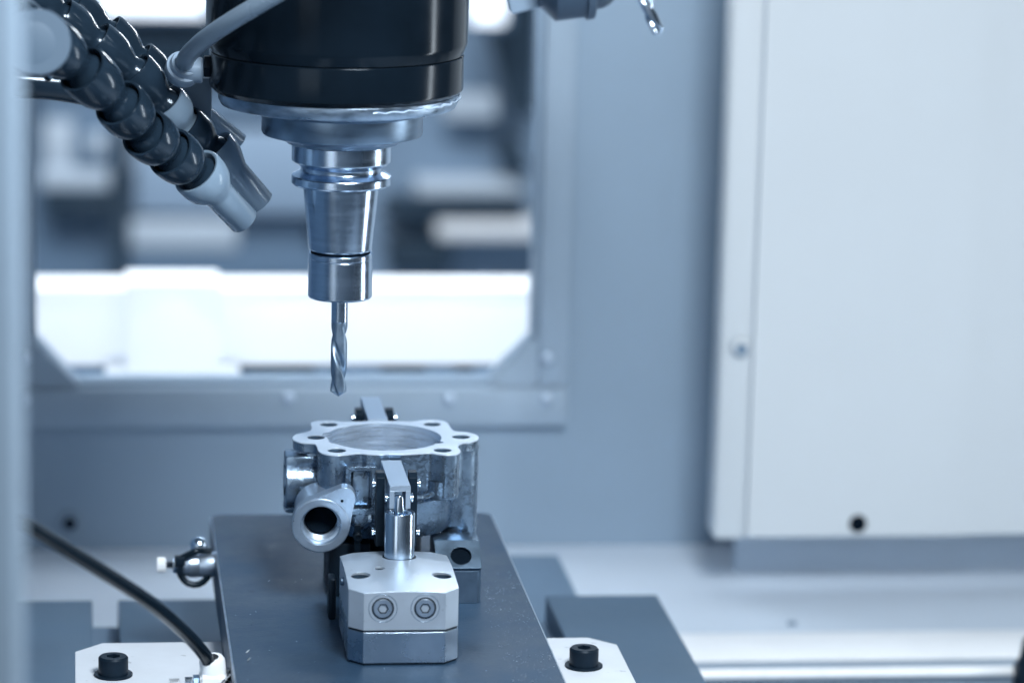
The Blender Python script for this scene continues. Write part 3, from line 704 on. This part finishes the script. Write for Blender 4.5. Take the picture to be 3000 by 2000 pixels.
for x, z in ((-163, 262), (-158, 264), (-150, 259)):
    bm = B(); bmesh.ops.create_uvsphere(bm, u_segments=16, v_segments=10, radius=1.9, matrix=Matrix.Translation((x, -58, z))); obj('stud', bm, chrome, hs_)

# air tube and its fitting on the housing
bm = B(); tube(bm, spline([(-100.2, -22, 262.5), (-99.6, -29, 266.5), (-96.9, -42, 272), (-90.6, -62, 280.9), (-79.1, -85, 292.2), (-64, -105, 304.5), (-45, -122, 319), (-20, -135, 338)], 8), 4.3, 24)
tag(obj('air_tube', bm, tubem, loc=(-99.6, -25, 264)), 'milky plastic air tube curving up across the black spindle head', 'tube')
ft = thing('air_fitting', 'milky elbow fitting with dark hex nut on the left of the spindle head', 'fitting', (-99, -22, 258))
ta = Vector((.18, -.75, .60)).normalized(); fo = Vector((-100.4, -20, 261))
bm = B(); lathe(bm, [(4.4, 4.5), (5.2, 5), (5.4, 4.2), (6.6, 4.0), (7.0, 3.2), (7.0, .8), (8.4, .6), (8.7, -.6), (8.5, -5), (6, -9), (0, -9)], fo, ta, 40); obj('collar', bm, fitm, ft)
bm = B(); lathe(bm, [(0, 0), (6.0, 0), (6.2, 8.6), (5.6, 9.4), (0, 9.4)], (-101, -20, 259.5), (1, 0, 0), 36); obj('elbow', bm, fitm, ft)
bm = B(); lathe(bm, [(0, 0), (5.2, 0), (5.6, .5), (5.6, 3.4), (5.2, 4), (0, 4)], (-91, -20, 261.5), (1, 0, 0), 6); obj('hex_nut', bm, blacks, ft, ang=20)
bm = B(); box(bm, -100, -86, 6, 12, 232, 252, 1); obj('bracket', bm, postm, ft)

# ================================================================== SPARE TOOL, UPPER RIGHT
gt = thing('tool_gripper', 'grey stepped tool pot tilted at the top edge right of the spindle', 'tool changer', (106, 130, 270))
ga = Vector((1, 0, .155)).normalized(); go = Vector((90.2, 130, 272.9))+Vector((-.155, 0, 1)).normalized()*22
bm = B(); lathe(bm, [(0, -1), (21.5, -1), (29.5, 5.6), (29.6, 21), (0, 21)], go, ga, 64); obj('pot_body', bm, mat('pot_grey', (.055, .09, .14), .4, .3, .1, 30), gt)
bm = B(); lathe(bm, [(0, 21.2), (30.4, 21.2), (31.2, 21.8), (31.2, 25.4), (30, 26), (0, 26)], go, ga, 64); obj('rib', bm, mat('rib_grey', (.07, .11, .165), .4, .3, .1, 30), gt)
bm = B(); lathe(bm, [(0, 26.2), (26.5, 26.2), (26.3, 31), (24.8, 35), (21.5, 38.4), (21.2, 42), (0, 42)], go, ga, 64); obj('pot_mouth', bm, mat('mouth_grey', (.065, .10, .15), .4, .3, .1, 30), gt)
bm = B(); box(bm, 72, 92, 136, 150, 270.5, 300, 1.2, M=Matrix.Translation((81, 0, 280)) @ Matrix.Rotation(-.25, 4, 'Y') @ Matrix.Translation((-81, 0, -280))); obj('shield', bm, fitm, gt)
d2 = thing('drill_bit', 'spare twist drill pointing down beside the grey tool pot', 'drill', (152, 130, 259))
dax = Vector((-.46, .1, 1)).normalized()
obj('fluted_body', drill((152.4, 130, 259.2), dax, 3.5, 75, 62, 0, 34, 1.9, chrome), chrome, d2, ang=40)
bm = B(); lathe(bm, [(0, 60), (9, 60), (9, 90), (0, 90)], (152.4, 130, 259.2), dax, 32); obj('collet', bm, dsteel, d2)

# ================================================================== HOSES AND FITTINGS ON THE PLATE
bm = B(); tube(bm, spline([(-230, -330, 140), (-196, -300, 122), (-174.5, -280, 107.6), (-162.1, -260, 94.5), (-140.6, -230, 72.3), (-119.4, -195, 47.9), (-103, -150, 21), (-93.2, -127, 3.5), (-89.4, -121, -5)], 10), 3.2, 24)
tag(obj('black_hose', bm, bellow, loc=(-140, -230, 60)), 'glossy black hydraulic hose sagging from the left post to the white fitting', 'hose')
wfit = thing('elbow_fitting', 'white push-in elbow fitting holding the end of the black hose', 'fitting', (-88, -120, -24))
bm = B(); lathe(bm, [(3.3, 5.0), (5.1, 4.8), (6.0, 3.2), (6.0, -7), (0, -7)], (-88.8, -120, -4.8), (-.12, -.2, 1), 40); obj('release_ring', bm, wplast, wfit)
bm = B(); prism(bm, [(-94.8, -7.6), (-81.6, -7.9), (-81.2, -9), (-84.8, -17), (-86, -22), (-94.6, -22)], -126.5, -114, f=xz(0)); bmesh.ops.bevel(bm, geom=list(bm.edges), offset=.9, segments=2, affect='EDGES'); obj('fitting_body', bm, wplast, wfit)
bm = B(); lathe(bm, [(0, 0), (5.2, 0), (5.4, .4), (5.4, 3), (0, 3.2)], (-94.8, -120, -14), (-1, 0, 0), 6); obj('hex_nut', bm, dsteel, wfit, ang=20)
def knurl(par, name, x, y, z, r, L_, mt, n_=22):
    bm = B(); o = [((r*(1 if i % 2 else .88))*math.cos(PI*i/n_), (r*(1 if i % 2 else .88))*math.sin(PI*i/n_)) for i in range(2*n_)]
    prism(bm, o, x-L_, x, f=lambda u, v, w_: Vector((w_, y+u, z+v))); return obj(name, bm, mt, par, ang=15)
nv = thing('needle_valve', 'small knurled valve stem sticking out left of the white fitting', 'valve', (-103, -120, -24))
knurl(nv, 'lock_ring', -98.2, -120, -15, 5.2, 3.4, chrome)
knurl(nv, 'knob', -104.2, -120, -15.4, 5.0, 4.6, wplast, 14)
bm = B(); lathe(bm, [(0, 0), (1.9, 0), (1.9, 9), (0, 9)], (-98, -120, -15.2), (-1, 0, 0), 20); obj('stem', bm, blacks, nv)
# bleed valve on the left side of the plate
bv = thing('bleed_valve', 'round steel valve with a bright ball and black cable tie on the plate edge', 'valve', (-88, 62, -12))
vy, vz = 66, -7.4
bm = B(); lathe(bm, [(0, 0), (6.6, 0), (6.6, 7.6), (6.4, 8), (6.6, 8.4), (6.6, 13.2), (6.0, 13.8), (5.9, 16.4), (0, 16.6)], (-80.7, vy, vz), (-1, 0, 0), 40); obj('valve_body', bm, screwm, bv)
bm = B(); bmesh.ops.create_uvsphere(bm, u_segments=28, v_segments=18, radius=4.7, matrix=Matrix.Translation((-88.6, vy+7, vz+8.2))); obj('ball', bm, chrome, bv)
bm = B(); tube(bm, [(-88.5+8.6*math.cos(a*.33)*.95-2.5, vy-2+3*math.sin(a*.33), vz-.3+9.2*math.sin(a*.33)) for a in range(8, 20)], 1.7, 12); 
tube(bm, spline([(-99.2, vy-8, vz+5), (-94, vy-8, vz+7.6), (-89, vy-7, vz+9.2), (-83, vy-3, vz+7.6)], 6), 1.7, 12); obj('cable_tie', bm, bellow, bv)
bm = B(); box(bm, -101.5, -96, vy-11, vy-6, vz+2, vz+6.8, .6); box(bm, -100, -97, vy-10, vy-7, vz-3, vz+3, .6); obj('tie_lock', bm, blacks, bv)
bm = B(); lathe(bm, [(0, 0), (4.2, 0), (4.2, 2.6), (0, 2.6)], (-99.4, vy, vz-.5), (-1, 0, 0), 6); obj('hex_nut', bm, basem, bv, ang=20)
bm = B(); lathe(bm, [(0, 0), (1.6, 0), (1.6, 6), (0, 6)], (-101, vy, vz), (-1, 0, 0), 16); obj('stem', bm, blacks, bv)
knurl(bv, 'knob', -105.6, vy, vz, 4.0, 4.6, wplast, 14)
# hose stub hole in wall, lower left
bm = B(); lathe(bm, [(0, 1), (3.6, 1), (3.6, 2.2), (6.8, 2.0), (7.2, 0)], (-154.8, 505.8, -101), (0, -1, 0), 28)
wp = thing('wall_plug', 'small round plug with a dark centre in the wall at lower left', 'plug', (-154.8, 505, -101)); obj('plug_ring', bm, wallm, wp)
bm = B(); lathe(bm, [(0, 2.3), (4.2, 2.3), (4.4, .5)], (-154.8, 505.8, -101.6), (0, -1, 0), 24); obj('plug_centre', bm, holem, wp)
